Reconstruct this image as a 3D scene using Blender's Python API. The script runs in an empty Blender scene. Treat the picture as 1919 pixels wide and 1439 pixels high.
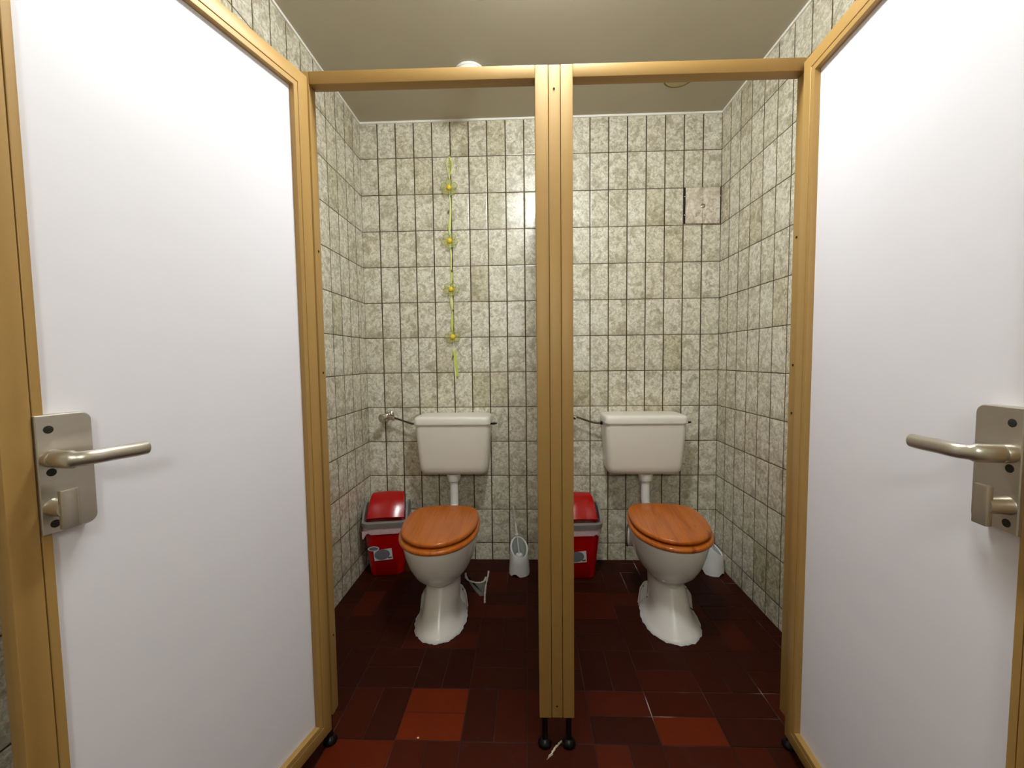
import bpy, bmesh, math, random
from mathutils import Vector, Matrix
random.seed(7)
PI = math.pi
C = bpy.context.scene.collection
sc = bpy.context.scene

# ------------------------------------------------------------------ measured room
XL, XR, CEIL = -0.9007, 1.053, 2.4425          # side walls and ceiling (back wall is y = 0)
FRONT = -3.05                                   # wall behind the camera
COLP, ROWP, ROW0 = 0.1, 0.1956, 0.0965          # wall tile pitch, first horizontal joint

# ------------------------------------------------------------------ node helpers
def srgb(r, g, b):
    f = lambda c: (c/255)/12.92 if c/255 <= 0.04045 else ((c/255+0.055)/1.055)**2.4
    return (f(r), f(g), f(b), 1.0)

class NT:
    def __init__(s, name):
        s.m = bpy.data.materials.new(name); s.m.use_nodes = True
        s.t = s.m.node_tree; s.b = s.t.nodes['Principled BSDF']
    def n(s, typ, **kw):
        nd = s.t.nodes.new(typ)
        for k, v in kw.items(): setattr(nd, k, v)
        return nd
    def l(s, a, b): s.t.links.new(a, b)
    def put(s, v, sock):
        if isinstance(v, (int, float, tuple)): sock.default_value = v
        else: s.l(v, sock)
    def math(s, op, a, b=0.0, c=None, clamp=False):
        nd = s.n('ShaderNodeMath', operation=op, use_clamp=clamp)
        s.put(a, nd.inputs[0]); s.put(b, nd.inputs[1])
        if c is not None: s.put(c, nd.inputs[2])
        return nd.outputs[0]
    def mix(s, f, a, b, mode='MIX'):
        nd = s.n('ShaderNodeMix', data_type='RGBA', blend_type=mode)
        s.put(f, nd.inputs[0]); s.put(a, nd.inputs[6]); s.put(b, nd.inputs[7])
        return nd.outputs[2]
    def ramp(s, f, stops):
        nd = s.n('ShaderNodeValToRGB'); el = nd.color_ramp.elements
        while len(el) < len(stops): el.new(0.5)
        for e, (p, c) in zip(el, stops): e.position = p; e.color = c
        s.l(f, nd.inputs[0]); return nd.outputs[0]
    def noise(s, vec, scale, detail=4, rough=0.55, dist=0.0):
        nd = s.n('ShaderNodeTexNoise'); nd.inputs['Scale'].default_value = scale
        nd.inputs['Detail'].default_value = detail; nd.inputs['Roughness'].default_value = rough
        nd.inputs['Distortion'].default_value = dist
        if vec is not None: s.l(vec, nd.inputs['Vector'])
        return nd.outputs['Fac']
    def coord(s): return s.n('ShaderNodeTexCoord').outputs['Object']
    def mapping(s, vec, scale=(1, 1, 1), loc=(0, 0, 0)):
        nd = s.n('ShaderNodeMapping'); nd.inputs['Scale'].default_value = scale; nd.inputs['Location'].default_value = loc
        s.l(vec, nd.inputs['Vector']); return nd.outputs[0]
    def bump(s, h, strength=0.3, dist=0.002):
        nd = s.n('ShaderNodeBump'); nd.inputs['Strength'].default_value = strength; nd.inputs['Distance'].default_value = dist
        s.l(h, nd.inputs['Height']); s.l(nd.outputs[0], s.b.inputs['Normal'])

def plain(name, col, rough=0.4, metal=0.0, var=0.06, nscale=30, coat=0.0, bump=0.0, **kw):
    t = NT(name); v = t.noise(t.coord(), nscale, 3)
    dark = tuple(c*(1-var) for c in col[:3])+(1,); lite = tuple(min(1, c*(1+var)) for c in col[:3])+(1,)
    t.l(t.mix(v, dark, lite), t.b.inputs['Base Color'])
    t.b.inputs['Roughness'].default_value = rough; t.b.inputs['Metallic'].default_value = metal
    t.b.inputs['Coat Weight'].default_value = coat
    for k, x in kw.items(): t.b.inputs[k.replace('_', ' ')].default_value = x
    if bump: t.bump(v, bump, 0.001)
    return t.m

# ------------------------------------------------------------------ wall tile material
def tile_mat(name, axis, phase, split=None):
    """axis 0: u = x, axis 1: u = y. phase = position of one vertical joint; split=(u, phase2) past that position."""
    t = NT(name)
    co = t.coord(); sep = t.n('ShaderNodeSeparateXYZ'); t.l(co, sep.inputs[0])
    u, z = sep.outputs[axis], sep.outputs[2]
    uu = t.math('DIVIDE', t.math('SUBTRACT', u, phase), COLP)
    if split:
        u2 = t.math('DIVIDE', t.math('SUBTRACT', u, split[1]), COLP)
        g = t.math('GREATER_THAN', u, split[0])
        uu = t.math('ADD', t.math('MULTIPLY', u2, g), t.math('MULTIPLY', uu, t.math('SUBTRACT', 1.0, g)))
    vv = t.math('DIVIDE', t.math('SUBTRACT', z, ROW0), ROWP)
    iu, iv = t.math('FLOOR', uu), t.math('FLOOR', vv)
    fu, fv = t.math('SUBTRACT', uu, iu), t.math('SUBTRACT', vv, iv)
    du = t.math('MULTIPLY', t.math('MINIMUM', fu, t.math('SUBTRACT', 1.0, fu)), COLP)
    dv = t.math('MULTIPLY', t.math('MINIMUM', fv, t.math('SUBTRACT', 1.0, fv)), ROWP)
    wob = t.math('MULTIPLY', t.math('SUBTRACT', t.noise(co, 12, 2), 0.5), 0.0012)
    duw = t.math('ADD', t.math('SUBTRACT', du, 0.0006 if axis == 0 else 0.0), wob); dvw = t.math('ADD', t.math('ADD', dv, wob), 0.0005)
    d = t.math('MINIMUM', duw, dvw)
    groutm = t.math('SUBTRACT', 1.0, t.math('SMOOTH_MIN', t.math('DIVIDE', t.math('SUBTRACT', d, 0.0021), 0.0008, clamp=True), 1.0, 0.01), clamp=True)
    # per tile randomness
    cmb = t.n('ShaderNodeCombineXYZ'); t.l(iu, cmb.inputs[0]); t.l(iv, cmb.inputs[1]); cmb.inputs[2].default_value = axis*7.3+phase
    wn = t.n('ShaderNodeTexWhiteNoise', noise_dimensions='3D'); t.l(cmb.outputs[0], wn.inputs['Vector'])
    off = t.n('ShaderNodeVectorMath', operation='MULTIPLY_ADD'); t.l(wn.outputs['Color'], off.inputs[0])
    off.inputs[1].default_value = (9, 9, 9); t.l(co, off.inputs[2])
    pv = off.outputs[0]
    n1 = t.noise(pv, 46, 6, 0.66, 0.9); n2 = t.noise(pv, 15, 4, 0.6, 0.8)
    vein = t.math('ABSOLUTE', t.math('SUBTRACT', t.noise(pv, 34, 5, 0.62, 1.6), 0.5))
    veinm = t.math('SUBTRACT', 1.0, t.math('MULTIPLY', vein, 16.0), clamp=True)
    base = t.ramp(n1, [(0.32, srgb(178, 168, 146)), (0.44, srgb(222, 215, 198)), (0.57, srgb(244, 239, 226))])
    base = t.mix(t.math('MULTIPLY', veinm, 0.40), base, srgb(152, 143, 120))
    blot = t.ramp(n2, [(0.38, (1, 1, 1, 1)), (0.47, (0, 0, 0, 1))])
    base = t.mix(t.math('MULTIPLY', blot, 0.55), base, srgb(160, 150, 124))
    # darker tone, broken up by noise, along the lower edge of each tile
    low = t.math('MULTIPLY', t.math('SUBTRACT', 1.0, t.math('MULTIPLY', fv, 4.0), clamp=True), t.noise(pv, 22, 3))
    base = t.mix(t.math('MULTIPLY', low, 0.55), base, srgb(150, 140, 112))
    tint = t.ramp(wn.outputs['Value'], [(0.0, srgb(226, 222, 204)), (0.12, srgb(243, 240, 232)), (1.0, srgb(252, 251, 247))])
    base = t.mix(1.0, base, tint, 'MULTIPLY')
    gcol = t.ramp(t.noise(co, 3.0, 3), [(0.35, srgb(58, 42, 22)), (0.65, srgb(88, 68, 40))])
    t.l(t.mix(groutm, base, gcol), t.b.inputs['Base Color'])
    rough = t.math('ADD', t.math('MULTIPLY', n1, 0.16), 0.19)
    t.l(t.math('ADD', rough, t.math('MULTIPLY', groutm, 0.5)), t.b.inputs['Roughness'])
    # relief: pillowed edge + cast surface + slight tilt per tile
    pil = t.math('DIVIDE', t.math('MINIMUM', d, 0.006), 0.006)
    wn2 = t.n('ShaderNodeSeparateColor'); t.l(wn.outputs['Color'], wn2.inputs[0])
    tilt = t.math('ADD', t.math('MULTIPLY', t.math('SUBTRACT', wn2.outputs[0], 0.5), fu),
                  t.math('MULTIPLY', t.math('SUBTRACT', wn2.outputs[1], 0.5), fv))
    h = t.math('ADD', t.math('ADD', t.math('MULTIPLY', pil, 0.9), t.math('MULTIPLY', n1, 0.45)), t.math('MULTIPLY', tilt, 0.12))
    t.bump(h, 0.6, 0.0019)
    return t.m

M = {}
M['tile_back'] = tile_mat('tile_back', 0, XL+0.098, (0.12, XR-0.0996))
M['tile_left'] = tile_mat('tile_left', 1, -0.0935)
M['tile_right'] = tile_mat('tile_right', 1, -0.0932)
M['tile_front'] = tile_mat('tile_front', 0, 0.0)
M['ceiling'] = plain('ceiling_paint', srgb(190, 180, 158), 0.75, var=0.05, nscale=3, bump=0.2)
M['caulk'] = plain('white_caulk', srgb(248, 245, 236), 0.6)
M['gold'] = plain('gold_lacquer', srgb(168, 131, 72), 0.46, metal=0.15, var=0.05, nscale=400)
M['gold_dark'] = plain('seam_dark', srgb(92, 66, 28), 0.7)
def laminate():
    t = NT('white_laminate'); co = t.coord()
    t.l(t.mix(t.noise(co, 2.5, 3), srgb(226, 221, 226), srgb(234, 230, 234)), t.b.inputs['Base Color'])
    t.b.inputs['Roughness'].default_value = 0.42
    t.bump(t.noise(co, 900, 2), 0.08, 0.0004)
    return t.m
M['laminate'] = laminate()
M['steel'] = plain('satin_aluminium', srgb(196, 188, 174), 0.34, metal=0.9, var=0.04, nscale=120)
M['pipe_dark'] = plain('darker_chrome_pipe', srgb(92, 84, 68), 0.3, metal=0.9)  # supply pipe chrome, set to a darker even tone
M['chrome'] = plain('chrome', srgb(205, 200, 188), 0.14, metal=1.0, var=0.02)
M['hole'] = plain('dark_recess', srgb(30, 24, 16), 0.8)
M['china'] = plain('white_china', srgb(244, 239, 232), 0.22, var=0.012, nscale=6, coat=0.25)
M['tank'] = plain('cistern_plastic', srgb(236, 229, 216), 0.32, var=0.02, nscale=8)
M['pipe_white'] = plain('white_pipe', srgb(234, 230, 222), 0.25)
M['black_plastic'] = plain('black_plastic', srgb(10, 9, 8), 0.28, Specular_IOR_Level=0.3)
M['rubber'] = plain('rubber', srgb(70, 62, 50), 0.6)
M['silicone'] = plain('silicone_bead', srgb(205, 204, 206), 0.5, var=0.12, nscale=60, bump=0.4)
M['red'] = plain('red_plastic', srgb(176, 3, 3), 0.2, var=0.04)
M['grey_plastic'] = plain('grey_plastic', srgb(128, 122, 116), 0.42)
def bagmat():
    t = NT('bin_liner'); t.l(t.mix(t.noise(t.coord(), 70, 3), srgb(222, 168, 176), srgb(245, 225, 226)), t.b.inputs['Base Color'])
    t.b.inputs['Roughness'].default_value = 0.25; t.b.inputs['Transmission Weight'].default_value = 0.25
    return t.m
M['bag'] = bagmat()
def sticker():
    t = NT('bin_sticker'); co = t.coord()
    n = t.noise(co, 42, 3)
    t.l(t.ramp(n, [(0.42, srgb(120, 120, 124)), (0.5, srgb(178, 178, 180)), (0.6, srgb(214, 212, 212))]), t.b.inputs['Base Color'])
    t.b.inputs['Roughness'].default_value = 0.35
    return t.m
M['sticker'] = sticker()
M['sticker_white'] = plain('sticker_white', srgb(222, 220, 220), 0.35)
M['sticker_grey'] = plain('sticker_grey', srgb(118, 116, 124), 0.35, var=0.3, nscale=160)
M['sticker_dark'] = plain('sticker_dark', srgb(70, 70, 76), 0.35, var=0.5, nscale=260)
M['brush_white'] = plain('brush_plastic', srgb(232, 231, 228), 0.32)
M['brush_inside'] = plain('holder_inside', srgb(186, 190, 184), 0.5)
M['bristle'] = plain('bristles', srgb(238, 238, 234), 0.8, var=0.25, nscale=300, bump=0.6)
def clear(name, col, rough, tw):
    t = NT(name); t.b.inputs['Base Color'].default_value = col; t.b.inputs['Roughness'].default_value = rough
    t.b.inputs['Transmission Weight'].default_value = tw; t.b.inputs['IOR'].default_value = 1.2
    return t.m
def film(name, col, alpha):
    t = NT(name); t.b.inputs['Base Color'].default_value = col; t.b.inputs['Roughness'].default_value = 0.25
    t.b.inputs['Alpha'].default_value = alpha
    return t.m
M['clear'] = film('clear_plastic', srgb(225, 230, 222), 0.30)
M['petal'] = film('petal_film', srgb(206, 206, 120), 0.24)
M['petal_edge'] = plain('petal_wire', srgb(150, 152, 62), 0.4)
M['flower_core'] = plain('flower_heart', srgb(240, 205, 40), 0.5)
M['ribbon'] = plain('yellow_ribbon', srgb(222, 222, 138), 0.5)
M['leaf'] = plain('green_ribbon', srgb(198, 208, 92), 0.5)
M['cord'] = plain('pale_cord', srgb(232, 226, 186), 0.6)
M['bead'] = plain('olive_bead', srgb(110, 112, 50), 0.3)
M['paper'] = plain('paper', srgb(236, 226, 200), 0.9)
M['mortar'] = plain('mortar', srgb(98, 95, 90), 0.9, var=0.35, nscale=50, bump=0.8)
M['mortar_lite'] = plain('mortar_lite', srgb(188, 183, 174), 0.9, var=0.15, nscale=60, bump=0.8)
M['lamp_glass'] = plain('opal_glass', srgb(244, 238, 222), 0.25)
M['ring_brown'] = plain('brown_rim', srgb(122, 98, 44), 0.6)
M['lamp_beige'] = plain('beige_disc', srgb(186, 170, 128), 0.6)

def wood():
    t = NT('lacquered_pine'); oi = t.n('ShaderNodeObjectInfo'); mv = t.n('ShaderNodeVectorMath', operation='ADD')
    sc_ = t.n('ShaderNodeVectorMath', operation='SCALE'); sc_.inputs[0].default_value = (1.7, 2.3, .9); t.l(oi.outputs['Random'], sc_.inputs['Scale'])
    t.l(t.coord(), mv.inputs[0]); t.l(sc_.outputs[0], mv.inputs[1]); co = mv.outputs[0]
    st = t.mapping(co, (34, 2.2, 8))
    n = t.noise(st, 1.0, 5, 0.6, 0.5)
    col = t.ramp(n, [(0.25, srgb(158, 74, 16)), (0.48, srgb(194, 102, 28)), (0.75, srgb(204, 114, 36))])
    kn = t.noise(t.mapping(co, (22, 7, 5)), 1.0, 2, 0.5, 0.2)
    col = t.mix(t.ramp(kn, [(0.66, (0, 0, 0, 1)), (0.72, (1, 1, 1, 1))]), col, srgb(150, 70, 20))
    fine = t.noise(t.mapping(co, (130, 5, 8)), 1.0, 4, 0.6, 0.3)
    col = t.mix(t.ramp(fine, [(0.52, (0, 0, 0, 1)), (0.70, (.55, .55, .55, 1))]), col, srgb(158, 78, 26))
    t.l(col, t.b.inputs['Base Color'])
    t.b.inputs['Roughness'].default_value = 0.34; t.b.inputs['Specular IOR Level'].default_value = 0.3; t.b.inputs['Coat Weight'].default_value = 0.45; t.b.inputs['Coat Roughness'].default_value = 0.08
    return t.m
M['wood'] = wood()

def floor_tile():
    t = NT('terracotta_tile'); co = t.coord()
    at = t.n('ShaderNodeAttribute', attribute_name='tone'); 
    n = t.noise(co, 9, 5, 0.6, 0.4); n2 = t.noise(co, 60, 3)
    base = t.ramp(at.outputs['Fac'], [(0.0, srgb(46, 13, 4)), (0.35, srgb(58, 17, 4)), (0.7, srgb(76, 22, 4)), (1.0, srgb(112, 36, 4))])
    base = t.mix(t.math('MULTIPLY', n, 0.35), base, srgb(40, 15, 10))
    base = t.mix(t.math('MULTIPLY', t.ramp(n, [(0.6, (0, 0, 0, 1)), (0.78, (1, 1, 1, 1))]), 0.25), base, srgb(78, 56, 52))
    t.l(base, t.b.inputs['Base Color'])
    t.l(t.math('ADD', t.math('MULTIPLY', n, 0.3), 0.36), t.b.inputs['Roughness']); t.b.inputs['Specular IOR Level'].default_value = 0.10
    t.bump(n2, 0.15, 0.001)
    return t.m
def floor_grout():
    t = NT('floor_grout'); co = t.coord()
    n = t.noise(co, 2.6, 3, 0.6)
    t.l(t.ramp(n, [(0.52, srgb(46, 18, 11)), (0.61, srgb(84, 54, 42)), (0.71, srgb(196, 188, 178))]), t.b.inputs['Base Color'])
    t.b.inputs['Roughness'].default_value = 0.9
    return t.m
M['floor_tile'] = floor_tile(); M['floor_grout'] = floor_grout()

def emit(name, col, st):
    t = NT(name); t.b.inputs['Base Color'].default_value = (0.8, 0.8, 0.8, 1)
    t.b.inputs['Emission Color'].default_value = col; t.b.inputs['Emission Strength'].default_value = st
    return t.m
M['lit'] = emit('lit_diffuser', (0.93, 1.0, 1.02, 1), 112.0)
M['lit_tube'] = emit('lit_tube', (0.93, 1.0, 1.02, 1), 90.0)

# ------------------------------------------------------------------ mesh helpers
class MB:
    def __init__(s): s.bm = bmesh.new(); s.mi = 0
    def _tag(s, faces):
        for f in faces: f.material_index = s.mi
    def box(s, x0, x1, y0, y1, z0, z1, bev=0.0, seg=2, mat=None):
        b2 = bmesh.new(); bmesh.ops.create_cube(b2, size=1)
        for v in b2.verts:
            v.co = Vector((x0+(v.co.x+.5)*(x1-x0), y0+(v.co.y+.5)*(y1-y0), z0+(v.co.z+.5)*(z1-z0)))
        if bev: bmesh.ops.bevel(b2, geom=b2.edges[:], offset=bev, segments=seg, affect='EDGES', profile=0.6)
        s.join(b2, mat); return s
    def join(s, b2, mat=None):
        if mat is not None: b2.transform(mat)
        vm = [s.bm.verts.new(v.co) for v in b2.verts]; b2.verts.index_update()
        for f in b2.faces:
            try: nf = s.bm.faces.new([vm[v.index] for v in f.verts]); nf.material_index = s.mi
            except ValueError: pass
        b2.free()
    def loft(s, rings, cap0=True, cap1=True, closed=True):
        R = [[s.bm.verts.new(p) for p in r] for r in rings]; n = len(R[0])
        for a, b in zip(R, R[1:]):
            for i in range(n if closed else n-1):
                j = (i+1) % n
                try: s.bm.faces.new((a[i], a[j], b[j], b[i])).material_index = s.mi
                except ValueError: pass
        if cap0: s.bm.faces.new(R[0][::-1]).material_index = s.mi
        if cap1: s.bm.faces.new(R[-1]).material_index = s.mi
        return s
    def lathe(s, prof, origin=(0, 0, 0), axis=(0, 0, 1), n=28, cap0=True, cap1=True):
        ax = Vector(axis).normalized(); q = Vector((0, 0, 1)).rotation_difference(ax); o = Vector(origin)
        rings = [[o+q @ Vector((r*math.cos(2*PI*i/n), r*math.sin(2*PI*i/n), h)) for i in range(n)] for r, h in prof]
        return s.loft(rings, cap0, cap1)
    def tube(s, pts, r, n=12, cap=True, flat=1.0):
        pts = [Vector(p) for p in pts]; rs = r if isinstance(r, (list, tuple)) else [r]*len(pts)
        rings = []; up = None
        for i, p in enumerate(pts):
            t = (pts[min(i+1, len(pts)-1)]-pts[max(i-1, 0)]).normalized()
            if up is None:
                up = Vector((0, 0, 1)) if abs(t.z) < .9 else Vector((0, 1, 0))
            a = t.cross(up).normalized(); b = a.cross(t).normalized(); up = b
            rings.append([p+(a*math.cos(2*PI*k/n)+b*math.sin(2*PI*k/n)*flat)*rs[i] for k in range(n)])
        return s.loft(rings, cap, cap)
    def ball(s, c, r, sx=1, sy=1, sz=1, u=16, v=10):
        b2 = bmesh.new(); bmesh.ops.create_uvsphere(b2, u_segments=u, v_segments=v, radius=r)
        for q in b2.verts: q.co = Vector((c[0]+q.co.x*sx, c[1]+q.co.y*sy, c[2]+q.co.z*sz))
        s.join(b2); return s
    def build(s, name, mats, parent=None, smooth=35):
        bmesh.ops.remove_doubles(s.bm, verts=s.bm.verts[:], dist=1e-6)
        bmesh.ops.recalc_face_normals(s.bm, faces=s.bm.faces[:])
        me = bpy.data.meshes.new(name); s.bm.to_mesh(me); s.bm.free()
        for m in (mats if isinstance(mats, (list, tuple)) else [mats]): me.materials.append(m)
        if smooth:
            for p in me.polygons: p.use_smooth = True
            me.set_sharp_from_angle(angle=math.radians(smooth))
        o = bpy.data.objects.new(name, me); C.objects.link(o)
        if parent is not None: o.parent = parent
        return o

def spline(pts, n=8):
    pts = [Vector(p) for p in pts]; out = []
    for i in range(len(pts)-1):
        p0, p1, p2, p3 = pts[max(i-1, 0)], pts[i], pts[i+1], pts[min(i+2, len(pts)-1)]
        for k in range(n):
            t = k/n
            out.append(0.5*((2*p1)+(p2-p0)*t+(2*p0-5*p1+4*p2-p3)*t*t+(3*p1-p0-3*p2+p3)*t**3))
    return out+[pts[-1]]

def tag(o, label=None, cat=None, group=None, kind=None):
    if label: o['label'] = label
    if cat: o['category'] = cat
    if group: o['group'] = group
    if kind: o['kind'] = kind
    return o
def thing(name, label, cat, loc=(0, 0, 0), rz=0.0, group=None):
    o = bpy.data.objects.new(name, None); C.objects.link(o)
    o.empty_display_size = 0.1; o.location = loc; o.rotation_euler = (0, 0, rz)
    return tag(o, label, cat, group)
def struct(mb, name, mats, smooth=0): return tag(mb.build(name, mats, None, smooth), kind='structure')

# ------------------------------------------------------------------ room shell
T = 0.12
struct(MB().box(XL-T, XR+T, 0, T, -0.1, CEIL), 'wall_back', M['tile_back'])
struct(MB().box(XL-T, XL, FRONT, 0, -0.1, CEIL), 'wall_left', M['tile_left'])
struct(MB().box(XR, XR+T, FRONT, 0, -0.1, CEIL), 'wall_right', M['tile_right'])
struct(MB().box(XL-T, XR+T, FRONT-T, FRONT, -0.1, CEIL), 'wall_front', M['tile_front'])
struct(MB().box(XL-T, XR+T, FRONT-T, T, CEIL, CEIL+0.1), 'ceiling', M['ceiling'])
for nm, b in (('trim_1', (XL, XR, -0.007, 0.0)), ('trim_2', (XL, XL+0.007, FRONT, -0.007)), ('trim_3', (XR-0.007, XR, FRONT, -0.007))):
    struct(MB().box(b[0], b[1], b[2], b[3], CEIL-0.010, CEIL), nm, M['caulk'])

# floor: basket weave of 10 x 20 cm terracotta tiles, one mesh with the joints between them
fb = MB(); fb.mi = 1
fb.box(XL-T, XR+T, FRONT-T, T, -0.1, -0.0022)
fb.mi = 0
tones = []
def brick(x0, x1, y0, y1, tone):
    g = 0.0012 + random.uniform(0, .0006)
    x0, x1 = max(x0, XL), min(x1, XR); y0, y1 = max(y0, FRONT), min(y1, 0.0)
    if x1-x0 < .006 or y1-y0 < .006: return
    x0 += g; x1 -= g; y0 += g; y1 -= g
    zt = random.uniform(-.0006, 0.0); c = .0012
    n0 = len(fb.bm.faces)
    lo = [(x0, y0), (x1, y0), (x1, y1), (x0, y1)]; hi = [(x0+c, y0+c), (x1-c, y0+c), (x1-c, y1-c), (x0+c, y1-c)]
    fb.loft([[Vector((*p, -.004)) for p in lo], [Vector((*p, zt-.0008)) for p in lo], [Vector((*p, zt)) for p in hi]], False, True)
    tones.extend([tone]*(len(fb.bm.faces)-n0))
nbase = len(fb.bm.faces)
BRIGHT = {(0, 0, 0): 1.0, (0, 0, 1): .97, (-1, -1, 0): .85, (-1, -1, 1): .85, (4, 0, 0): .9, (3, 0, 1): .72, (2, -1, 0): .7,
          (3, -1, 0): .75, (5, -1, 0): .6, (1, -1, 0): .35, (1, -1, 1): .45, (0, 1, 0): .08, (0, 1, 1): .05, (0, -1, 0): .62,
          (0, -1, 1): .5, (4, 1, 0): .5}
FORCE = {(4, 0): True}
for i in range(-4, 9):
    for j in range(-13, 7):
        bx, by = -0.408+0.2*i, -1.14+0.2*j
        hor = (i+j) % 2 == 0
        if i >= 2: hor = not hor
        hor = FORCE.get((i, j), hor)
        for k in range(2):
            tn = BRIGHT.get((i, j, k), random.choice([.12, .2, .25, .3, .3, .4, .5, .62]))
            if hor: brick(bx, bx+.2, by+.1*k, by+.1*k+.1, tn)
            else: brick(bx+.1*k, bx+.1*k+.1, by, by+.2, tn)
me = bpy.data.meshes.new('floor'); fb.bm.to_mesh(me); fb.bm.free()
me.materials.append(M['floor_tile']); me.materials.append(M['floor_grout'])
at = me.attributes.new('tone', 'FLOAT', 'FACE'); at.data.foreach_set('value', [0.3]*nbase+tones)
tag(bpy.data.objects.new('floor', me), kind='structure'); C.objects.link(bpy.data.objects['floor'])

# ------------------------------------------------------------------ cubicle front frame and partition
FX, FY, FA = 0.08, -1.1545, 0.0105
fr = thing('cubicle_frame', 'gold painted metal front frame of the two toilet cubicles with its middle post', 'cubicle frame', (FX, FY, 0), FA)
def lx(x): return x-FX
D = 0.035
def post(x0, x1, z0, z1, name='post', dz=0.0, y0=0.0):
    return MB().box(lx(x0), lx(x1), y0, D, z0, z1, 0.0022, 2).build(name, M['gold'], fr)
ZT = 1.9305
HB = 1.8965
post(-0.619, -0.583, 0.095, ZT); post(0.0300, 0.0652, 0.092, ZT); post(0.0988, 0.1315, 0.092, ZT); post(0.745, 0.781, 0.095, ZT)
# narrow cover strip between the two middle posts, with its fixing screws
cv = MB().box(lx(0.0662), lx(0.0978), 0.0006, D, 0.092, ZT, 0.0025, 2).build('cover_strip', M['gold'], fr)
def screw(mb_parent, x, y, z, axis=(0, -1, 0), r=0.0028):
    return MB().lathe([(r, 0), (r, .0012), (r*.55, .0016), (r*.5, .0008)], (x, y, z), axis, 12).build('screw', M['hole'], mb_parent)
screw(cv, lx(0.081), 0.0006, 1.868); screw(cv, lx(0.081), 0.0006, 0.128)
# header rails
for a, b in ((XL+.002, -0.619), (-0.583, 0.0300), (0.1315, 0.745), (0.781, XR-.002)):
    ya = 0.0 if a > -.7 and b < .8 else 0.0
    x0, x1 = lx(a)+(.012 if a < -.7 else 0), lx(b)-(.006 if b > .9 else 0)
    MB().box(x0, x1, 0, D, HB, ZT, 0.002, 2).build('header_rail', M['gold'], fr)
# fixed white side panels between the walls and the outer posts (hidden by the open doors)
for a, b in ((XL+.012, -0.619), (0.781, XR-.008)):
    MB().box(lx(a), lx(b), .006, D-.006, .13, HB).build('side_panel', M['laminate'], fr)
    MB().box(lx(a), lx(b), 0, D, .095, .13, .002).build('bottom_rail', M['gold'], fr)
    w0, w1 = (a, a+.03) if a < 0 else (b-.03, b)
    MB().box(lx(w0), lx(w1), 0.001, D-.001, .13, HB, .001).build('wall_rail', M['gold'], fr)
# partition between the cubicles
pt = MB().box(lx(0.071), lx(0.094), D, -FY-.012, .12, 1.90).build('partition_panel', M['laminate'], fr)
MB().box(lx(0.068), lx(0.097), D+.001, -FY-.012, 1.90, 1.925, .002).build('partition_rail', M['gold'], fr)
# small scars of old strike plates on the inner faces of the outer posts
for x, z, sg in ((-.583, 1.455, 1), (-.583, 1.112, 1), (-.583, .33, 1), (.745, 1.47, -1), (.745, 1.12, -1), (.745, .985, -1)):
    screw(fr, lx(x)+sg*.0002, .018, z, (sg, 0, 0), .0032)
# black adjustable feet
def foot(x, y):
    f = MB().lathe([(.0195, 0), (.0205, .003), (.0195, .009), (.0145, .0165), (.0095, .021), (.0085, .03), (.0085, .098)], (lx(x), y, 0), n=24)
    return f.build('foot', M['black_plastic'], fr)
for x in (-.601, .0455, .116, .763): foot(x, .012)
foot(.0825, .9)

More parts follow.
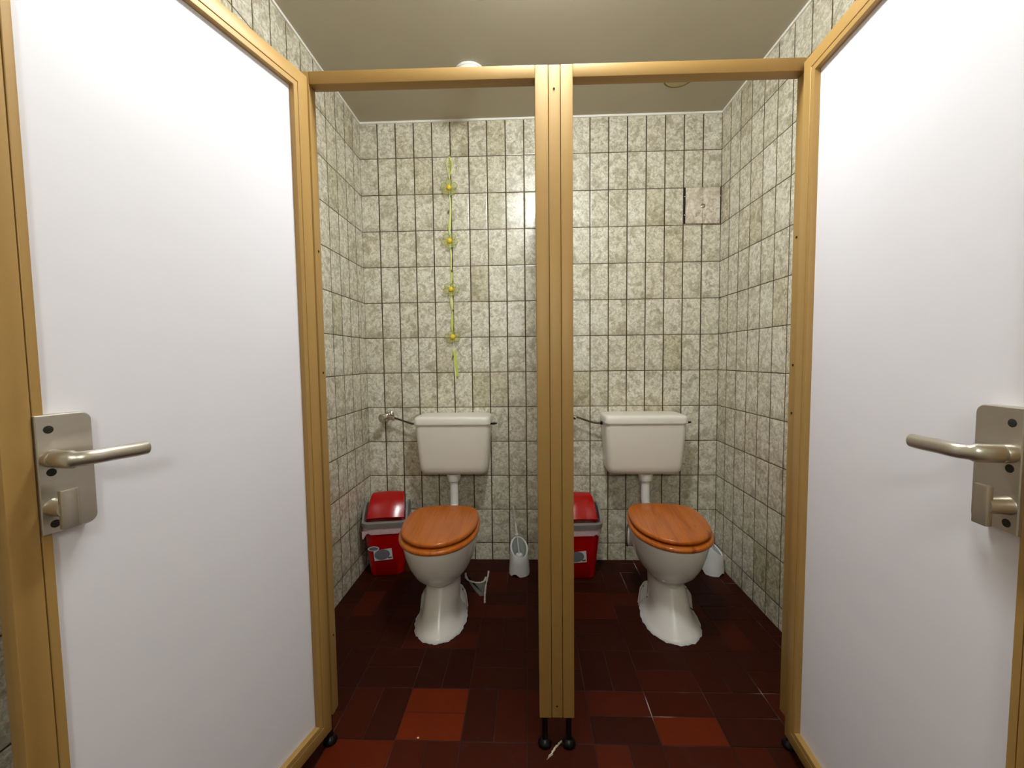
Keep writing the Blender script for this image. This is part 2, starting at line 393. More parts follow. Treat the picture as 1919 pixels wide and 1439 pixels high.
# ------------------------------------------------------------------ cubicle doors
def rect_frame(mb, prof, w, z0, z1, y0sgn):
    """sweep (inset, depth) profile round the door rectangle, mitred"""
    rings = []
    for ins, dep in prof:
        rings.append([Vector((ins, dep*y0sgn, z0+ins)), Vector((w-ins, dep*y0sgn, z0+ins)), Vector((w-ins, dep*y0sgn, z1-ins)), Vector((ins, dep*y0sgn, z1-ins))])
    mb.loft(rings, False, False)
DW, DZ0, DZ1, DT = 0.617, 0.058, 1.911, 0.035
def door(label, P, th, side, lever_reach, lx_off=0.0):
    """side=-1 left-hand door (visible face local +y), +1 right-hand door (visible face local -y)"""
    th = math.radians(th)
    dx, dy = side*math.sin(th), -math.cos(th)
    d = thing('cubicle_door', label, 'door', (P[0], P[1], 0), math.atan2(dy, dx))
    s = 1 if side < 0 else -1
    prof = [(0.0, -.018), (0, -.0025), (.0008, -.0008), (.0025, 0), (.0328, 0), (.0338, -.0008), (.0341, -.0030), (.0350, -.0030), (.0354, -.0008), (.0364, -.0002),
            (.0440, -.0006), (.0474, -.0016), (.0480, -.0030), (.0482, -.0165)]
    # (inset, height above visible face); back face mirrors it
    mb = MB(); rect_frame(mb, prof, DW, DZ0, DZ1, s)
    rect_frame(mb, [(i, -DT-h) for i, h in prof], DW, DZ0, DZ1, s)
    f = mb.build('door_frame', M['gold'], d, 30)
    # dark seam between stile and glazing bead
    mb = MB()
    rect_frame(mb, [(.0338, -.0026), (.0354, -.0026)], DW, DZ0, DZ1, s)
    mb.build('seam', M['gold_dark'], f, 0)
    MB().box(.047, DW-.047, *sorted((s*-.0158, s*(-DT+.0158))), DZ0+.047, DZ1-.047).build('door_panel', M['laminate'], d, 0)
    # ---- lock plate with lever and thumb turn
    Y = lambda h: s*h
    def bx(mb, x0, x1, h0, h1, z0, z1, bev=0.0, seg=2):
        a, b = sorted((Y(h0), Y(h1))); return mb.box(x0, x1, a, b, z0, z1, bev, seg)
    x0, x1 = .5155+lx_off, .5825+lx_off; zc0, zc1 = .889, 1.069
    def plate_ring(h, ins):
        pts = []; r = .013
        for cx, cz, a0 in ((x0+r, zc1-r, PI/2), (x0+r, zc0+r, PI)):
            for k in range(7):
                a = a0+PI/2*k/6
                pts.append((cx+(r-ins)*math.cos(a), cz+(r-ins)*math.sin(a)))
        pts += [(x1-ins, zc0+ins), (x1-ins, zc1-ins)]
        return [Vector((px, Y(h), pz)) for px, pz in pts]
    lp = MB().loft([plate_ring(-.0158, 0), plate_ring(.0035, 0), plate_ring(.0048, .0012)]).build('lock_plate', M['steel'], d)
    for zh in (1.047, .982, .903):
        MB().lathe([(.0060, 0), (.0060, .0009), (.0052, .0012)], (.568+lx_off, Y(.0042), zh), (0, s, 0), 16).build('screw', M['hole'], lp)  # solid dark discs, their colour giving the shade of screw recesses
    hz = 1.0035; hx = .5675+lx_off
    hd = MB()
    hd.lathe([(.0135, 0), (.0135, .010), (.0125, .012), (.0118, .012)], (hx, Y(.0045), hz), (0, s, 0), 24)
    path = spline([(hx, Y(.014), hz), (hx, Y(.034), hz), (hx-.004, Y(.048), hz), (hx-.018, Y(.058), hz), (hx-.05, Y(.059), hz), (hx-.078, Y(.058), hz-.001), (hx-lever_reach+.003, Y(.056), hz-.001)], 5)
    nn = len(path)
    rad = [(.0105 if i < nn*.35 else .0088) for i in range(nn)]
    path = path[:-1]+[path[-1], path[-1]+Vector((-.003, 0, 0))]; rad += [.0065]
    hd.tube(path, rad, 18, True, 1.28)
    hd.build('door_handle', M['steel'], lp)
    tz = .9285
    tt = MB().lathe([(.0135, 0), (.0125, .002), (.0118, .03)], (hx+.0005, Y(.0045), tz), (0, s, 0), 22)
    bx(tt, hx-.011+.0, hx+.0085, .030, .0385, tz-.029, tz+.029, .0015)
    tt.box(hx-.0135, hx-.0105, *sorted((Y(.031), Y(.0375))), tz-.029, tz+.029, .0005)
    tt.build('thumb_turn', M['steel'], lp)
    # hinge knuckles
    for z in (.25, 1.0, 1.72):
        MB().lathe([(.0055, 0), (.0055, .07)], (-.004, Y(-DT-.004), z), n=12).build('hinge', M['gold'], d)
    return d
door('white cubicle door with gold frame standing open on the left, lever pointing right', (-.583, -1.17), 14.2, -1, .099)
door('white cubicle door with gold frame standing open on the right, lever pointing left', (.733, -1.156), -4.6, 1, .101, -.0105)

# ------------------------------------------------------------------ toilets
def egg(f0, f1, hw, z, n=40, p=2.0, q=2.2, rearflat=2.0, wide=0.45):
    """plan ring in local coords: x across, y = -f (front towards -y)."""
    pts = []; fc = f0+(f1-f0)*wide
    for i in range(n):
        a = 2*PI*i/n; c, s_ = math.cos(a), math.sin(a)
        e = 2/(q if s_ >= 0 else rearflat)
        x = hw*math.copysign(abs(c)**(2/p if s_ >= 0 else 2/rearflat), c)
        yy = math.copysign(abs(s_)**e, s_)
        f = fc+(f1-fc)*yy if yy >= 0 else fc+(fc-f0)*yy
        pts.append(Vector((x, -f, z)))
    return pts
def toilet(label, loc, rz, hole, foot_hw=.108, foot_front=.395, spigot=None):
    t = thing('toilet', label, 'toilet', loc, rz)
    ff, fh = foot_front, foot_hw
    # (height, rear, front, half width, side power, rear power, front power, widest point)
    secs = [(0.000, .02, ff+.003, fh+.002, 2.0, 2.0, 2.35, .56), (0.006, .02, ff+.002, fh+.001, 2.0, 2.0, 2.35, .56), (0.016, .03, ff-.008, fh-.010, 2.05, 1.9, 2.4, .57),
            (0.04, .035, ff-.026, fh-.027, 2.1, 1.9, 2.5, .58), (0.08, .02, ff-.054, min(fh-.032, .078), 2.1, 2.0, 2.5, .57), (0.115, .005, ff-.078, .076, 2.1, 2.1, 2.5, .53),
            (0.145, -.01, ff-.101, .0715, 2.1, 2.2, 2.4, .5), (0.165, -.03, ff-.114, .070, 2.05, 2.2, 2.3, .48), (0.176, -.045, ff-.110, .075, 2.05, 2.2, 2.2, .47),
            (0.188, -.058, .308, .092, 2.1, 2.2, 2.15, .45), (0.205, -.064, .338, .107, 2.1, 2.2, 2.15, .45), (0.235, -.065, .378, .126, 2.1, 2.2, 2.15, .45),
            (0.275, -.062, .408, .143, 2.08, 2.2, 2.15, .45), (0.32, -.058, .428, .155, 2.05, 2.3, 2.15, .45), (0.355, -.055, .437, .161, 2.05, 2.3, 2.15, .45),
            (0.378, -.052, .442, .165, 2.05, 2.3, 2.15, .45), (0.388, -.050, .440, .163, 2.05, 2.3, 2.15, .45)]
    rings = [egg(a, b, w, z, 48, p, q, r, wd) for z, a, b, w, p, r, q, wd in secs]
    # interior of the bowl
    rings += [egg(.03, .40, .125, .386, 48, 2, 2.1, 2.1), egg(.05, .385, .115, .36, 48, 2, 2.1, 2.1), egg(.12, .33, .08, .25, 48, 2, 2.1, 2.1)]
    bl = MB().loft(rings, True, True).build('bowl', M['china'], t, 50)
    # side lugs for the floor screws
    for sx in (-1, 1):
        mb = MB()
        rg = []
        for k in range(13):
            a = k/12; z = .001+.088*a; th = .0085*(1-.35*a)
            out = foot_hw+.004-.010*a-.020*max(0, a-.8)*5*.5; inn = foot_hw-.055
            pts_ = [(inn+(out-inn)*math.sin(m/8*PI/2), .105+.052*(1-math.cos(m/8*PI/2))) for m in range(9)]
            ring = [Vector((sx*x, -(f+th), z)) for x, f in pts_]+[Vector((sx*(x-(.008 if m_ == 8 else 0)), -(f-th), z)) for m_, (x, f) in reversed(list(enumerate(pts_)))]
            rg.append(ring)
        mb.loft(rg)
        lug = mb.build('fixing_lug', M['china'], t, 50)
    if hole:
        MB().lathe([(.004, 0), (.004, .003), (.0025, .003)], (-(foot_hw-.036), -.172, .050), (-.35, -.93, .1), 12).build('screw_hole', M['hole'], t)
    # silicone bead round the foot
    mb = MB(); n = 72; o_ = egg(.02, foot_front, foot_hw, 0, n, 2.0, 2.35, 2.0, .56); rg = []
    for k in range(n):
        p = o_[k]; c = Vector((0, -.21, 0)); dr = (p-c).normalized()
        w = .0065+.004*math.sin(k*1.7)*math.sin(k*.63)+random.uniform(-.0012, .0012); hh = .006+.002*math.sin(k*.9)
        rg.append([p-dr*.006+Vector((0, 0, .0008)), p+dr*w+Vector((0, 0, .0008)), p+dr*w*.7+Vector((0, 0, hh*.5)), p+Vector((0, 0, hh)), p-dr*.006+Vector((0, 0, hh))])
    mb.loft(rg+[rg[0]], False, False).build('sealant_bead', M['silicone'], t, 60)
    # wooden seat ring and lid
    def ring_slab(f0, f1, hw, z0, z1, r, hole=None, dz=0.0):
        prof = []
        for k in range(7):
            a = -PI/2+PI*k/6
            prof.append((r*(1-math.cos(a)), z0+(z1-z0)/2+((z1-z0)/2)*math.sin(a)))
        rs = [egg(f0+i, f1-i, hw-i, z, 56, 2.05, 2.15, 3.4) for i, z in prof]
        if hole:
            a, b, c = hole
            rs += [egg(a, b, c, z1-.002, 56, 2, 2.1, 2.2), egg(a+.003, b-.003, c-.003, (z0+z1)/2, 56, 2, 2.1, 2.2), egg(a, b, c, z0+.001, 56, 2, 2.1, 2.2)]
            rs.append(rs[0]); return MB().loft(rs, False, False)
        return MB().loft([egg(f0+r, f1-r, hw-r, z0, 56, 2.05, 2.15, 3.4)]+rs+[egg(f0+.02, f1-.02, hw-.02, z1+.0012, 56, 2.05, 2.15, 3.4), egg(f0+.09, f1-.09, hw-.08, z1+.002, 56, 2.05, 2.15, 3.0)], True, True)
    ring_slab(.004, .455, .172, .388, .408, .010, (.085, .37, .105)).build('seat', M['wood'], t, 50)
    ring_slab(.0, .436, .164, .4135, .4325, .0095).build('lid', M['wood'], t, 50)
    for sx in (-1, 1):
        MB().lathe([(.009, -.018), (.009, .018)], (sx*.075, .008, .412), (1, 0, 0), 14).build('hinge', M['chrome'], t)
        MB().lathe([(.007, .388), (.007, .41)], (sx*.075, .004, 0), n=12).build('hinge_post', M['chrome'], t)
    # flush inlet at the rear of the bowl
    MB().lathe([(.036, 0), (.036, .05), (.031, .058), (.026, .06)], (0, .04, .33), (0, 1, 0), 22).build('inlet_socket', M['china'], t)
    MB().lathe([(.034, 0), (.040, .008), (.038, .03), (.027, .045)], (0, .085, .33), (0, 1, 0), 22).build('rubber_cone', M['rubber'], t)
    if spigot:
        dirn = Vector((-1, .28, 0)).normalized(); st = Vector(spigot)
        MB().lathe([(.043, -.09), (.045, -.02), (.048, 0), (.049, .02), (.046, .024)], st, dirn, 28).build('waste_outlet', M['china'], t)
        MB().lathe([(.049, .018), (.0525, .020), (.0525, .026), (.049, .028), (.03, .028)], st, dirn, 28).build('rubber_collar', M['rubber'], t)
    return t
TL = (-.392, -.322); TR = (.643, -.290)
toilet('white toilet with closed wooden lid in the left cubicle, rough mortar patch beside its foot', (*TL, 0), math.radians(1.5), False, .106, .392)
toilet('white toilet with closed wooden lid beside the right wall, turned towards the middle post', (*TR, 0), math.radians(-5.5), True, .116, .415, (-.125, -.02, .268))

# ------------------------------------------------------------------ cisterns
def rrect(x0, x1, y0, y1, r, z, n=6):
    pts = []
    for cx, cy, a0 in ((x1-r, y1-r, 0), (x0+r, y1-r, PI/2), (x0+r, y0+r, PI), (x1-r, y0+r, 1.5*PI)):
        for k in range(n+1):
            a = a0+PI/2*k/n; pts.append(Vector((cx+r*math.cos(a), cy+r*math.sin(a), z)))
    return pts
def cistern(label, xa, xb, xpipe, valve_x, toilet_in):
    cx = (xa+xb)/2; w = (xb-xa)/2
    c = thing('cistern', label, 'cistern', (cx, 0, 0))
    z0, z1 = .531, .806
    def body(z, e, dep, r): return rrect(-w+e, w-e, -dep, -.004, r, z)
    rings = [body(z0, .062, .115, .02), body(z0+.002, .045, .135, .03), body(z0+.009, .030, .151, .035), body(z0+.024, .0215, .161, .036), body(z0+.05, .018, .165, .034),
             body(.70, .011, .174, .03), body(z1-.012, .006, .181, .028), body(z1, .006, .181, .028)]
    MB().loft(rings).build('tank', M['tank'], c, 45)
    def lid(z, e): return rrect(-w+e, w-e, -.190+e, -.004, .028, z)
    MB().loft([lid(.8075, .004), lid(.8075, .0005), lid(.810, 0), lid(.834, .002), lid(.842, .005), lid(.8465, .011), lid(.8485, .022), lid(.8495, .06)]).build('tank_lid', M['tank'], c, 45)
    MB().tube(spline([(w-.012, -.12, .803), (w+.004, -.12, .803), (w+.018, -.122, .8035), (w+.031, -.124, .8055)], 3), [.0055]*4+[.0062]*3+[.005]*2+[.003], 10).build('flush_lever', M['black_plastic'], c)
    # flush pipe: collar under the tank, drop, bend into the bowl
    px = xpipe-cx; tx, ty = toilet_in[0]-cx, toilet_in[1]
    pts = spline([(px, -.105, .531), (px, -.105, .47), (px, -.105, .39), (px+(tx-px)*.25, -.112, .352), (tx+(px-tx)*.5, -.145, .333), (tx, ty, .33)], 6)
    fp = MB().tube(pts, .0225, 20).build('flush_pipe', M['pipe_white'], c, 50)
    MB().lathe([(.0265, .487), (.033, .492), (.0355, .503), (.0375, .508), (.0375, .5305)], (px, -.105, 0), n=24).build('collar', M['pipe_white'], fp, 30)
    # angle valve on the wall and the bent supply pipe
    vx = valve_x-cx; vz = .838
    va = MB()
    va.lathe([(.026, 0), (.026, .003), (.020, .009), (.011, .010), (.011, .045)], (vx, -.0005, vz), (0, -1, 0), 24)
    va.ball((vx, -.052, vz), .0185, 1, 1, 1.05)
    va.lathe([(.0095, 0), (.0095, .02), (.012, .022), (.012, .036), (.007, .038)], (vx+.010, -.052, vz-.004), (.93, 0, -.36), 14)
    vo = va.build('angle_valve', M['chrome'], c, 40)
    MB().lathe([(.010, 0), (.010, .010), (.021, .013), (.0245, .022), (.0235, .034), (.013, .040)], (vx-.002, -.058, vz-.006), (-.45, -.88, -.1), 12).build('valve_knob', M['chrome'], vo)
    xs = vx+.042; xe = -w+.004
    MB().tube(spline([(xs-.014, -.052, vz-.008), (xs+.006, -.053, vz-.012), (xs+(xe-xs)*.36, -.056, .811), (xs+(xe-xs)*.66, -.061, .7975), (xs+(xe-xs)*.86, -.064, .7945), (xe+.012, -.065, .7945)], 6), .0052, 10).build('supply_pipe', M['pipe_dark'], c)
    MB().lathe([(.0095, -.013), (.0095, 0), (.006, .001)], (xe+.004, -.065, .7945), (1, 0, 0), 12).build('supply_nut', M['black_plastic'], c)
    return c
def inlet(P, rz):
    a = math.radians(rz); l = (0, .1)
    return (P[0]-math.sin(a)*l[1], P[1]+math.cos(a)*l[1])
cistern('white plastic cistern on the back wall below the flower garland', -.594, -.190, -.399, -.777, inlet(TL, 1.5))
cistern('wider white plastic cistern on the back wall of the right cubicle', .403, .831, .633, .225, inlet(TR, -5.5))

# ------------------------------------------------------------------ red swing-top bins
def bin_(label, loc, rz, show_bag_left=True):
    b = thing('swing_bin', label, 'bin', loc, rz)
    # local: front towards -y, base centre at origin
    H = .275
    def sec(z, hw, hd, r): return rrect(-hw, hw, -hd, hd, r, z)
    MB().loft([sec(0, .083, .063, .034), sec(.004, .087, .067, .036), sec(.14, .101, .080, .042), sec(H, .114, .092, .046)], True, True).build('bin_body', M['red'], b, 40)
    # liner folded over the rim
    mb = MB(); n = len(sec(0, .1, .1, .02)); r1, r2, r3 = [], [], []
    random.seed(3 if loc[0] < 0 else 5)
    for k, (p, q) in enumerate(zip(sec(H-.004, .1165, .0945, .047), sec(H-.034, .1165, .0945, .047))):
        w = .004*math.sin(k*2.1)+random.uniform(-.003, .003)
        dr = Vector((p.x, p.y, 0)).normalized()
        r1.append(p); r2.append(Vector((q.x, q.y, H-.018+w*.4))+dr*.002); r3.append(Vector((q.x*.985, q.y*.985, H-.036+w))+dr*.0025)
    mb.loft([r1, r2, r3], False, False)
    # hanging corner of the liner
    cxs = -.113
    mb.loft([[Vector((cxs-.003, -.085, H-.02)), Vector((cxs+.03, -.098, H-.02))], [Vector((cxs-.004, -.088, H-.045)), Vector((cxs+.018, -.098, H-.036))], [Vector((cxs-.001, -.090, H-.062)), Vector((cxs+.006, -.095, H-.058))]], False, False, False)
    mb.build('bin_liner', M['bag'], b, 60)
    # grey collar rising to the back with two cheeks
    mb = MB()
    outer0 = sec(H-.003, .122, .100, .048); outer1 = sec(H+.022, .124, .102, .048)
    inner1 = sec(H+.026, .105, .082, .02); inner0 = sec(H-.003, .105, .082, .02)
    mb.loft([outer0, outer1, [p+Vector((0, 0, .004)) for p in sec(H+.022, .119, .097, .046)], inner1, inner0, outer0], False, False)
    for sx in (-1, 1):
        pr = [(-.082, H+.022), (-.060, H+.060), (-.030, H+.088), (.010, H+.100), (.050, H+.094), (.078, H+.06), (.085, H+.022)]
        a = [Vector((sx*.117, y, z)) for y, z in pr]; c_ = [Vector((sx*.106, y, z)) for y, z in pr]
        mb.loft([a, c_])
    mb.build('collar', M['grey_plastic'], b, 35)
    # red swing flap: arched roof between the cheeks, pushed slightly up at the back
    mb = MB(); rings = []
    N = 14
    for k in range(N+1):
        t_ = k/N; y = -.074+.150*t_; z = H+.034+.128*math.sin(PI*(.08+.50*t_))**1.1-.018
        hw = .098-.016*t_
        bow = lambda x, yy, zz: Vector((x, yy+.016*(x/.1)**2*(1-.5*t_), zz-.010*(x/.1)**2))
        xs_ = [-hw+2*hw*m/8 for m in range(9)]
        rings.append([bow(x, y, z) for x in xs_]+[bow(x, y+.002, z-.004) for x in xs_[::-1]])
    mb.loft(rings)
    mb.build('swing_flap', M['red'], b, 40)
    # sticker on the front: oval badge over a pale label
    def fy(z): return -(.067+(.0975-.067)*z/H)+.0035
    def on_front(x, z, lift): return Vector((x, fy(z)-lift-.0065+0.0025, z))
    mb = MB()
    q = [(-.058, .088), (.036, .093), (.032, .156), (-.062, .146)]
    mb.loft([[on_front(x, z, .0002) for x, z in q], [on_front(x, z, .0009) for x, z in q]])
    st = mb.build('sticker', M['sticker_white'], b, 0)
    mb = MB(); q = [(-.042+.04*math.cos(a)+.028, .122+.030*math.sin(a)) for a in [2*PI*k/20 for k in range(20)]]
    q = [(x-.004+.12*(z-.12), z) for x, z in q]
    mb.loft([[on_front(x, z, .0009) for x, z in q], [on_front(x, z, .0013) for x, z in q]]).build('sticker_picture', M['sticker_grey'], st, 0)
    mb = MB(); q = [(.012, .098), (.031, .099), (.030, .107), (.012, .106)]
    mb.loft([[on_front(x, z, .0009) for x, z in q], [on_front(x, z, .0013) for x, z in q]]).build('sticker_text', M['sticker_dark'], st, 0)
    mb = MB(); q = [(-.060+.029*math.cos(2*PI*k/24), .158+.0135*math.sin(2*PI*k/24)) for k in range(24)]
    mb.loft([[on_front(x, z, .0009) for x, z in q], [on_front(x, z, .0015) for x, z in q]]).build('badge', M['sticker_white'], st, 0)
    mb = MB(); q = [(-.060+.024*math.cos(2*PI*k/24), .158+.0095*math.sin(2*PI*k/24)) for k in range(24)]
    mb.loft([[on_front(x, z, .0015) for x, z in q], [on_front(x, z, .0019) for x, z in q]]).build('badge_centre', M['sticker_grey'], st, 0)
    return b
bin_('red swing-top bin with grey collar in the corner of the left cubicle', (-.7655, -.122, 0), math.radians(9))
bin_('red swing-top bin with grey collar half hidden by the middle post', (.262, -.140, 0), math.radians(4))

# ------------------------------------------------------------------ toilet brushes
def brush(label, loc, rz, hxy):
    b = thing('toilet_brush_holder', label, 'toilet brush holder', loc, rz)
    n = 36
    def zt(x, y, R): return .128-.050*(-y/R)*-1*-1 + .0*x
    def ring(R, z): return [Vector((R*math.cos(2*PI*k/n), R*math.sin(2*PI*k/n), z)) for k in range(n)]
    def top(R, dz=0):  # slanted opening: low at the front (-y), high at the back
        return [Vector((R*math.cos(2*PI*k/n)*.98, R*math.sin(2*PI*k/n), .137+.039*math.sin(2*PI*k/n)+dz)) for k in range(n)]
    def base():        # scalloped lower edge
        out = []
        for k in range(n):
            a = 2*PI*k/n
            out.append(Vector((.0555*math.cos(a), .0555*math.sin(a), max(0, .022*math.sin(3*a+.6*PI)**1-.008)*1.0 if math.sin(3*a+.6*PI) > 0 else 0)))
        return out
    mb = MB().loft([base(), ring(.0545, .03), ring(.052, .06), top(.049), top(.0465, .003), top(.0395, 0), ], False, False)
    h = mb.build('holder', M['brush_white'], b, 40)
    MB().loft([top(.0395, 0), top(.0385, -.03), ring(.036, .03)], False, True).build('holder_lining', M['brush_inside'], h, 40)
    # brush resting in the holder
    br = thing('toilet_brush', label.replace('brush holder', 'brush').replace('holder', 'brush'), 'toilet brush', loc, rz)
    x, y = hxy
    MB().lathe([(.008, .034), (.020, .042), (.024, .06), (.024, .088), (.018, .102), (.006, .106)], (0, -.002, 0), n=20).build('bristles', M['bristle'], br)
    base_ = Vector((0, 0, .10)); tip = Vector((x, y, .352)); dv = tip-base_
    P = lambda f: base_+dv*f
    MB().tube([P(0), P(.38), P(.39), P(.41), P(.42), P(.64), P(.66)], [.0045, .0042, .009, .009, .0055, .0042, .003], 12).build('handle', M['brush_white'], br)
    MB().tube([P(.64), P(.7), P(.85), P(.97), P(1.0)], [.0052, .0062, .0066, .006, .003], 12).build('clear_grip', M['clear'], br)
    return b
brush('white toilet brush holder standing on open floor left of the middle post', (-.047, -.147, 0), math.radians(14), (-.020, .045))
brush('white toilet brush holder in the corner behind the right toilet', (.985, -.128, 0), math.radians(68), (-.002, .032))
for o in list(bpy.data.objects):
    if o.name.startswith('toilet_brush') and not o.name.startswith('toilet_brush_holder'):
        o['label'] = 'white toilet brush with clear grip leaning in the holder ' + ('left of the middle post' if o.location.x < .5 else 'behind the right toilet')

# ------------------------------------------------------------------ flower garland
g = thing('flower_garland', 'yellow hanging garland of four film flowers on the back wall of the left cubicle', 'garland', (-.408, -.012, 2.25))
def gp(x, z, y=0.0): return (x+.408, y, z-2.25)
MB().lathe([(.003, 0), (.003, .010), (.006, .0105), (.006, .012)], (gp(-.405, 2.247)[0], .0115, -.003), (0, -1, 0), 10).build('nail', M['chrome'], g)
def ribbon(pts, w, mat, name, tw=0.0):
    mb = MB(); P = spline([gp(*p) for p in pts], 5); rg = []
    for k, p in enumerate(P):
        f = k/(len(P)-1); ww = w*(.45+.55*math.sin(PI*min(1, f*1.1+.08))) if tw >= 0 else w
        a = math.sin(f*7+tw)*.5
        dx = Vector((math.cos(a)*ww, math.sin(a)*ww*.4, 0))
        rg.append([p-dx+Vector((0, -.0004, 0)), p+dx+Vector((0, -.0004, 0)), p+dx+Vector((0, .0004, 0)), p-dx+Vector((0, .0004, 0))])
    mb.loft(rg); return mb.build(name, mat, g, 60)
# loops at the top
ribbon([(-.405, 2.247), (-.420, 2.215), (-.418, 2.17), (-.409, 2.135)], .0035, M['ribbon'], 'ribbon_loop', .5)
ribbon([(-.405, 2.247), (-.393, 2.215), (-.394, 2.18), (-.408, 2.135)], .004, M['ribbon'], 'ribbon_loop', 1.5)
ribbon([(-.404, 2.250), (-.402, 2.20), (-.408, 2.14), (-.410, 2.085)], .003, M['leaf'], 'ribbon_loop', 2.5)
main = [(-.409, 2.14), (-.411, 2.06), (-.409, 1.98), (-.411, 1.88), (-.414, 1.80), (-.409, 1.70), (-.410, 1.60), (-.411, 1.53), (-.409, 1.45), (-.407, 1.36), (-.405, 1.28), (-.401, 1.22), (-.396, 1.15), (-.392, 1.06), (-.393, 1.022)]
MB().tube(spline([gp(x, z, .003) for x, z in main], 5), .0028, 8).build('cord', M['cord'], g)
ribbon([(-.406, 2.03), (-.404, 1.94), (-.406, 1.86)], .0042, M['ribbon'], 'ribbon', .2)
ribbon([(-.412, 1.92), (-.416, 1.86), (-.413, 1.81)], .0045, M['leaf'], 'ribbon', .2)
ribbon([(-.410, 1.78), (-.406, 1.72), (-.409, 1.66), (-.409, 1.58)], .0042, M['ribbon'], 'ribbon', 1.)
ribbon([(-.408, 1.66), (-.404, 1.60), (-.409, 1.55)], .0052, M['leaf'], 'ribbon', 1.)
ribbon([(-.411, 1.51), (-.408, 1.45), (-.405, 1.40)], .0082, M['ribbon'], 'ribbon', .1)
ribbon([(-.406, 1.40), (-.409, 1.33), (-.407, 1.28)], .0075, M['leaf'], 'ribbon', .1)
ribbon([(-.399, 1.20), (-.393, 1.14), (-.388, 1.08), (-.3845, 1.052)], .0085, M['leaf'], 'ribbon_tail', -.2)
ribbon([(-.402, 1.21), (-.399, 1.12), (-.396, 1.06), (-.3945, 1.02)], .0035, M['cord'], 'ribbon_tail', -.6)
for x, z in ((-.415, 1.955), (-.403, 1.635), (-.400, 1.42), (-.407, 1.165)):
    MB().ball(gp(x, z, -.003), .0055, 1, 1, 1.3, 10, 8).build('bead', M['bead'], g)
def flower(x, z, rot, tilt):
    f = MB().ball(gp(x, z, -.010), .0135, 1, .75, 1, 18, 12).build('flower_heart', M['flower_core'], g)
    for k in range(5):
        a = rot+2*PI*k/5
        L_, W = .046, .021
        c = Vector(gp(x, z, -.007)); er = Vector((math.cos(a), 0, math.sin(a)*tilt)); et = Vector((-math.sin(a), 0, math.cos(a)*tilt))
        out = []
        for m in range(22):
            t_ = 2*PI*m/22; rr = .0265+.0185*math.cos(t_); ww = .0165*math.sin(t_)*(1.0+.18*math.cos(t_))
            out.append(c+er*rr+et*ww+Vector((0, -.006*max(0, rr/L_-.2)*(.6+.4*math.sin(k*2+1)), 0)))
        cen = c+er*.0265+Vector((0, -.003, 0))
        mb = MB(); vs = [mb.bm.verts.new(p) for p in out]; vc = mb.bm.verts.new(cen)
        for m in range(22): mb.bm.faces.new((vs[m], vs[(m+1) % 22], vc))
        vs2 = [mb.bm.verts.new(p+Vector((0, .0006, 0))) for p in out]; vc2 = mb.bm.verts.new(cen+Vector((0, .0006, 0)))
        for m in range(22): mb.bm.faces.new((vs2[(m+1) % 22], vs2[m], vc2)); mb.bm.faces.new((vs[m], vs2[m], vs2[(m+1) % 22], vs[(m+1) % 22]))
        p_ = mb.build('petal', M['petal'], g, 60)
        MB().tube(out+[out[0]], .0015, 6, False).build('petal_wire', M['petal_edge'], p_)
    return f
flower(-.410, 2.078, .3, 1.0); flower(-.412, 1.795, .9, .9); flower(-.410, 1.533, -.2, .8); flower(-.405, 1.272, .5, .75)

# ------------------------------------------------------------------ tiled access hatch in the right cubicle
h = thing('access_panel', 'removable two-tile access hatch with centre screw high on the right back wall', 'access panel', (.9545, 0, 1.957))
MB().box(-.0985, .0975, -.0015, 0, -.0955, .0955).build('gap_shade', M['hole'], h, 0)  # dark sheet stands in for the shade in the gaps around the hatch
def hatch_mat():
    t = NT('hatch_tile'); co = t.coord()
    n1 = t.noise(co, 46, 6, 0.66, 0.9); n2 = t.noise(co, 16, 4, 0.6, 0.8)
    base = t.ramp(n1, [(0.32, srgb(172, 158, 136)), (0.44, srgb(216, 204, 186)), (0.57, srgb(238, 228, 212))])
    base = t.mix(t.math('MULTIPLY', t.ramp(n2, [(0.40, (1, 1, 1, 1)), (0.52, (0, 0, 0, 1))]), 0.5), base, srgb(172, 148, 120))
    t.l(base, t.b.inputs['Base Color']); t.b.inputs['Roughness'].default_value = 0.27; t.bump(n1, .4, .0012)
    return t.m
M['hatch'] = hatch_mat()
MB().box(-.0915, -.0008, -.006, -.0015, -.0945, .0945, .0012).build('panel_tile', M['hatch'], h, 30)
MB().box(.0008, .0905, -.006, -.0015, -.0945, .0945, .0012).build('panel_tile', M['hatch'], h, 30)
MB().lathe([(.0125, 0), (.012, .003), (.0075, .0048), (.006, .0020)], (-.001, -.006, -.0035), (0, -1, 0), 20).build('screw', M['chrome'], h)
for x, z in ((-.0935, .047), (.0935, .048), (-.094, -.05)):
    MB().lathe([(.004, 0), (.004, .006), (.002, .007)], (x, -.001, z), (0, -1, 0), 10).build('clip', M['chrome'], h)

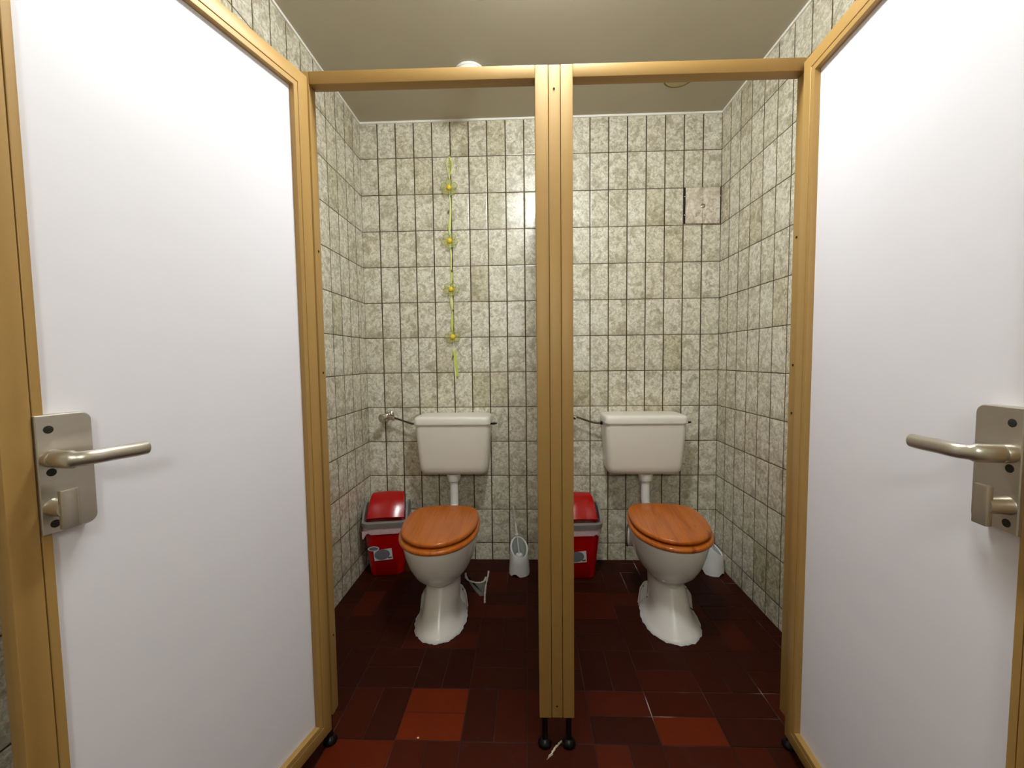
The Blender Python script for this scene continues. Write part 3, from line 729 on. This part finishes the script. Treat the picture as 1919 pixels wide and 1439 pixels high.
# ------------------------------------------------------------------ ceiling fittings
l1 = thing('ceiling_dome_light', 'small unlit white dome light on the ceiling of the left cubicle', 'ceiling light', (-.242, -.372, CEIL))
MB().lathe([(.066, 0), (.066, -.010)], n=32).build('base_plate', M['pipe_white'], l1)
MB().lathe([(.062, -.0095), (.0655, -.016), (.060, -.028), (.044, -.040), (.022, -.045), (.004, -.046)], n=36).build('dome_shade', M['lamp_glass'], l1, 60)
l2 = thing('ceiling_rosette', 'flat beige round ceiling plate with brown rim in the right cubicle', 'ceiling plate', (.722, -.285, CEIL))
MB().lathe([(.064, 0), (.064, -.005), (.03, -.007)], n=36).build('plate', M['lamp_beige'], l2, 40)
MB().loft([[Vector((r*math.cos(2*PI*k/40), r*math.sin(2*PI*k/40), z)) for k in range(40)] for r, z in ((.0625, 0), (.0625, -.0065), (.0665, -.0075), (.0695, -.005), (.070, 0))], False, False).build('rim', M['ring_brown'], l2, 60)
# the globe lamp of the washroom in front of the cubicles, above the picture
def dome_lamp(label, x, y):
    lm = thing('dome_lamp', label, 'ceiling light', (x, y, CEIL))
    MB().lathe([(.140, 0), (.140, -.012), (.132, -.014)], n=36).build('lamp_base', M['pipe_white'], lm)
    MB().lathe([(.130, -.013), (.128, -.045), (.114, -.078), (.085, -.100), (.045, -.112), (.008, -.115)], n=40).build('lamp_dome', M['lit'], lm, 180)
dome_lamp('lit white dome lamp on the ceiling just in front of the cubicle doors', .10, -1.255)

wl = thing('mirror_lamp', 'lit white tube lamp on the wall behind the camera', 'wall lamp', (.10, FRONT, 1.70))
MB().box(-.17, .17, 0, .03, -.03, .03, .004).build('lamp_base', M['pipe_white'], wl)
MB().lathe([(.012, -.155), (.026, -.15), (.028, -.13), (.028, .13), (.026, .15), (.012, .155)], (0, .062, 0), (1, 0, 0), 20).build('lamp_tube', M['lit_tube'], wl, 60)

# ------------------------------------------------------------------ mortar patch and scraps on the floor
mp = thing('mortar_patch', 'rough grey mortar patch in the floor behind the left toilet', 'mortar patch', (-.25, -.27, 0))
rnd = random.Random(4)
def blob_path(pts, r, mat, name):
    P = spline([(x+.25, y+.27, .0015) for x, y in pts], 6)
    mb = MB(); mb.tube(P, [r*(.7+.6*rnd.random()) for _ in P], 8, True, .6); return mb.build(name, mat, mp, 70)
q = [(-.318, -.19), (-.308, -.232), (-.29, -.255), (-.25, -.262), (-.222, -.245), (-.216, -.30), (-.213, -.37), (-.235, -.375), (-.265, -.33), (-.30, -.26)]
mb = MB(); mb.loft([[Vector((x+.25, y+.27, .0003)) for x, y in q], [Vector(((x+.275)*.97-.025, (y+.29)*.97+.0, .0022)) + Vector((0, -.02, 0)) for x, y in q]]).build('patch', M['mortar'], mp, 0)
blob_path([(-.335, -.165), (-.328, -.20), (-.312, -.232), (-.285, -.252), (-.25, -.258), (-.228, -.240), (-.222, -.205)], .006, M['mortar_lite'], 'ridge')
blob_path([(-.214, -.14), (-.213, -.20), (-.215, -.28), (-.212, -.36), (-.206, -.43)], .0045, M['mortar_lite'], 'ridge')

mb = MB(); P = spline([(.092, -1.140, .004), (.083, -1.150, .006), (.074, -1.160, .004), (.066, -1.172, .004), (.057, -1.186, .003)], 4); rg = []
for k, p in enumerate(P):
    w = .0055+.003*math.sin(k*1.3)+(.004 if k > len(P)-4 else 0); dx = Vector((.76, .64, 0))*w; zz = .0025*math.sin(k*2.0)
    rg.append([Vector((p.x, p.y, .0008))-dx, Vector((p.x, p.y, .0008))+dx, Vector((p.x, p.y, .006+zz))+dx*.8, Vector((p.x, p.y, .008-zz))-dx*.5])
o = mb.loft(rg).build('paper_scrap', M['paper'], None, 0)
tag(o, 'crumpled scrap of white paper on the floor between the two black feet', 'paper scrap')
o = MB().ball((-.338, -1.135, .0030), .0030, 1.1, .8, .9, 8, 6).build('paper_crumb', M['paper'], None)
tag(o, 'tiny white paper crumb on the orange floor tile in the left cubicle', 'paper crumb')

# repeats of one kind share a group
for kind, grp in (('cubicle_door', 'cubicle doors'), ('toilet', 'toilets in the two cubicles'), ('cistern', 'cisterns on the back wall'),
                  ('swing_bin', 'red swing-top bins'), ('toilet_brush_holder', 'toilet brush holders'), ('toilet_brush', 'toilet brushes')):
    for o in bpy.data.objects:
        if o.parent is None and o.name.split('.')[0] == kind: o['group'] = grp

# ------------------------------------------------------------------ camera
cam = bpy.data.cameras.new('camera'); co = bpy.data.objects.new('camera', cam); C.objects.link(co)
yaw, pitch, roll = 0.0348, -0.0594, -0.0113
fwd = Vector((-math.sin(yaw)*math.cos(pitch), math.cos(yaw)*math.cos(pitch), math.sin(pitch)))
right = Vector((math.cos(yaw), math.sin(yaw), 0)); up = right.cross(fwd)
r2 = math.cos(roll)*right+math.sin(roll)*up; u2 = -math.sin(roll)*right+math.cos(roll)*up
mt = Matrix((r2, u2, -fwd)).transposed().to_4x4(); mt.translation = Vector((0, -2.3146, 1.1445))
co.matrix_world = mt
cam.sensor_fit = 'HORIZONTAL'; cam.sensor_width = 36.0; cam.lens = 36.0*776.9163/1919; cam.clip_start = 0.02
sc.camera = co

# ------------------------------------------------------------------ world and colour management
w = bpy.data.worlds.new('world'); sc.world = w; w.use_nodes = True
w.node_tree.nodes['Background'].inputs[0].default_value = (0.02, 0.02, 0.02, 1)
vs = sc.view_settings; sc.display_settings.display_device = 'sRGB'
vs.view_transform = 'Standard'; vs.look = 'None'; vs.gamma = 1.0; vs.use_curve_mapping = False
vs.exposure = 0.0
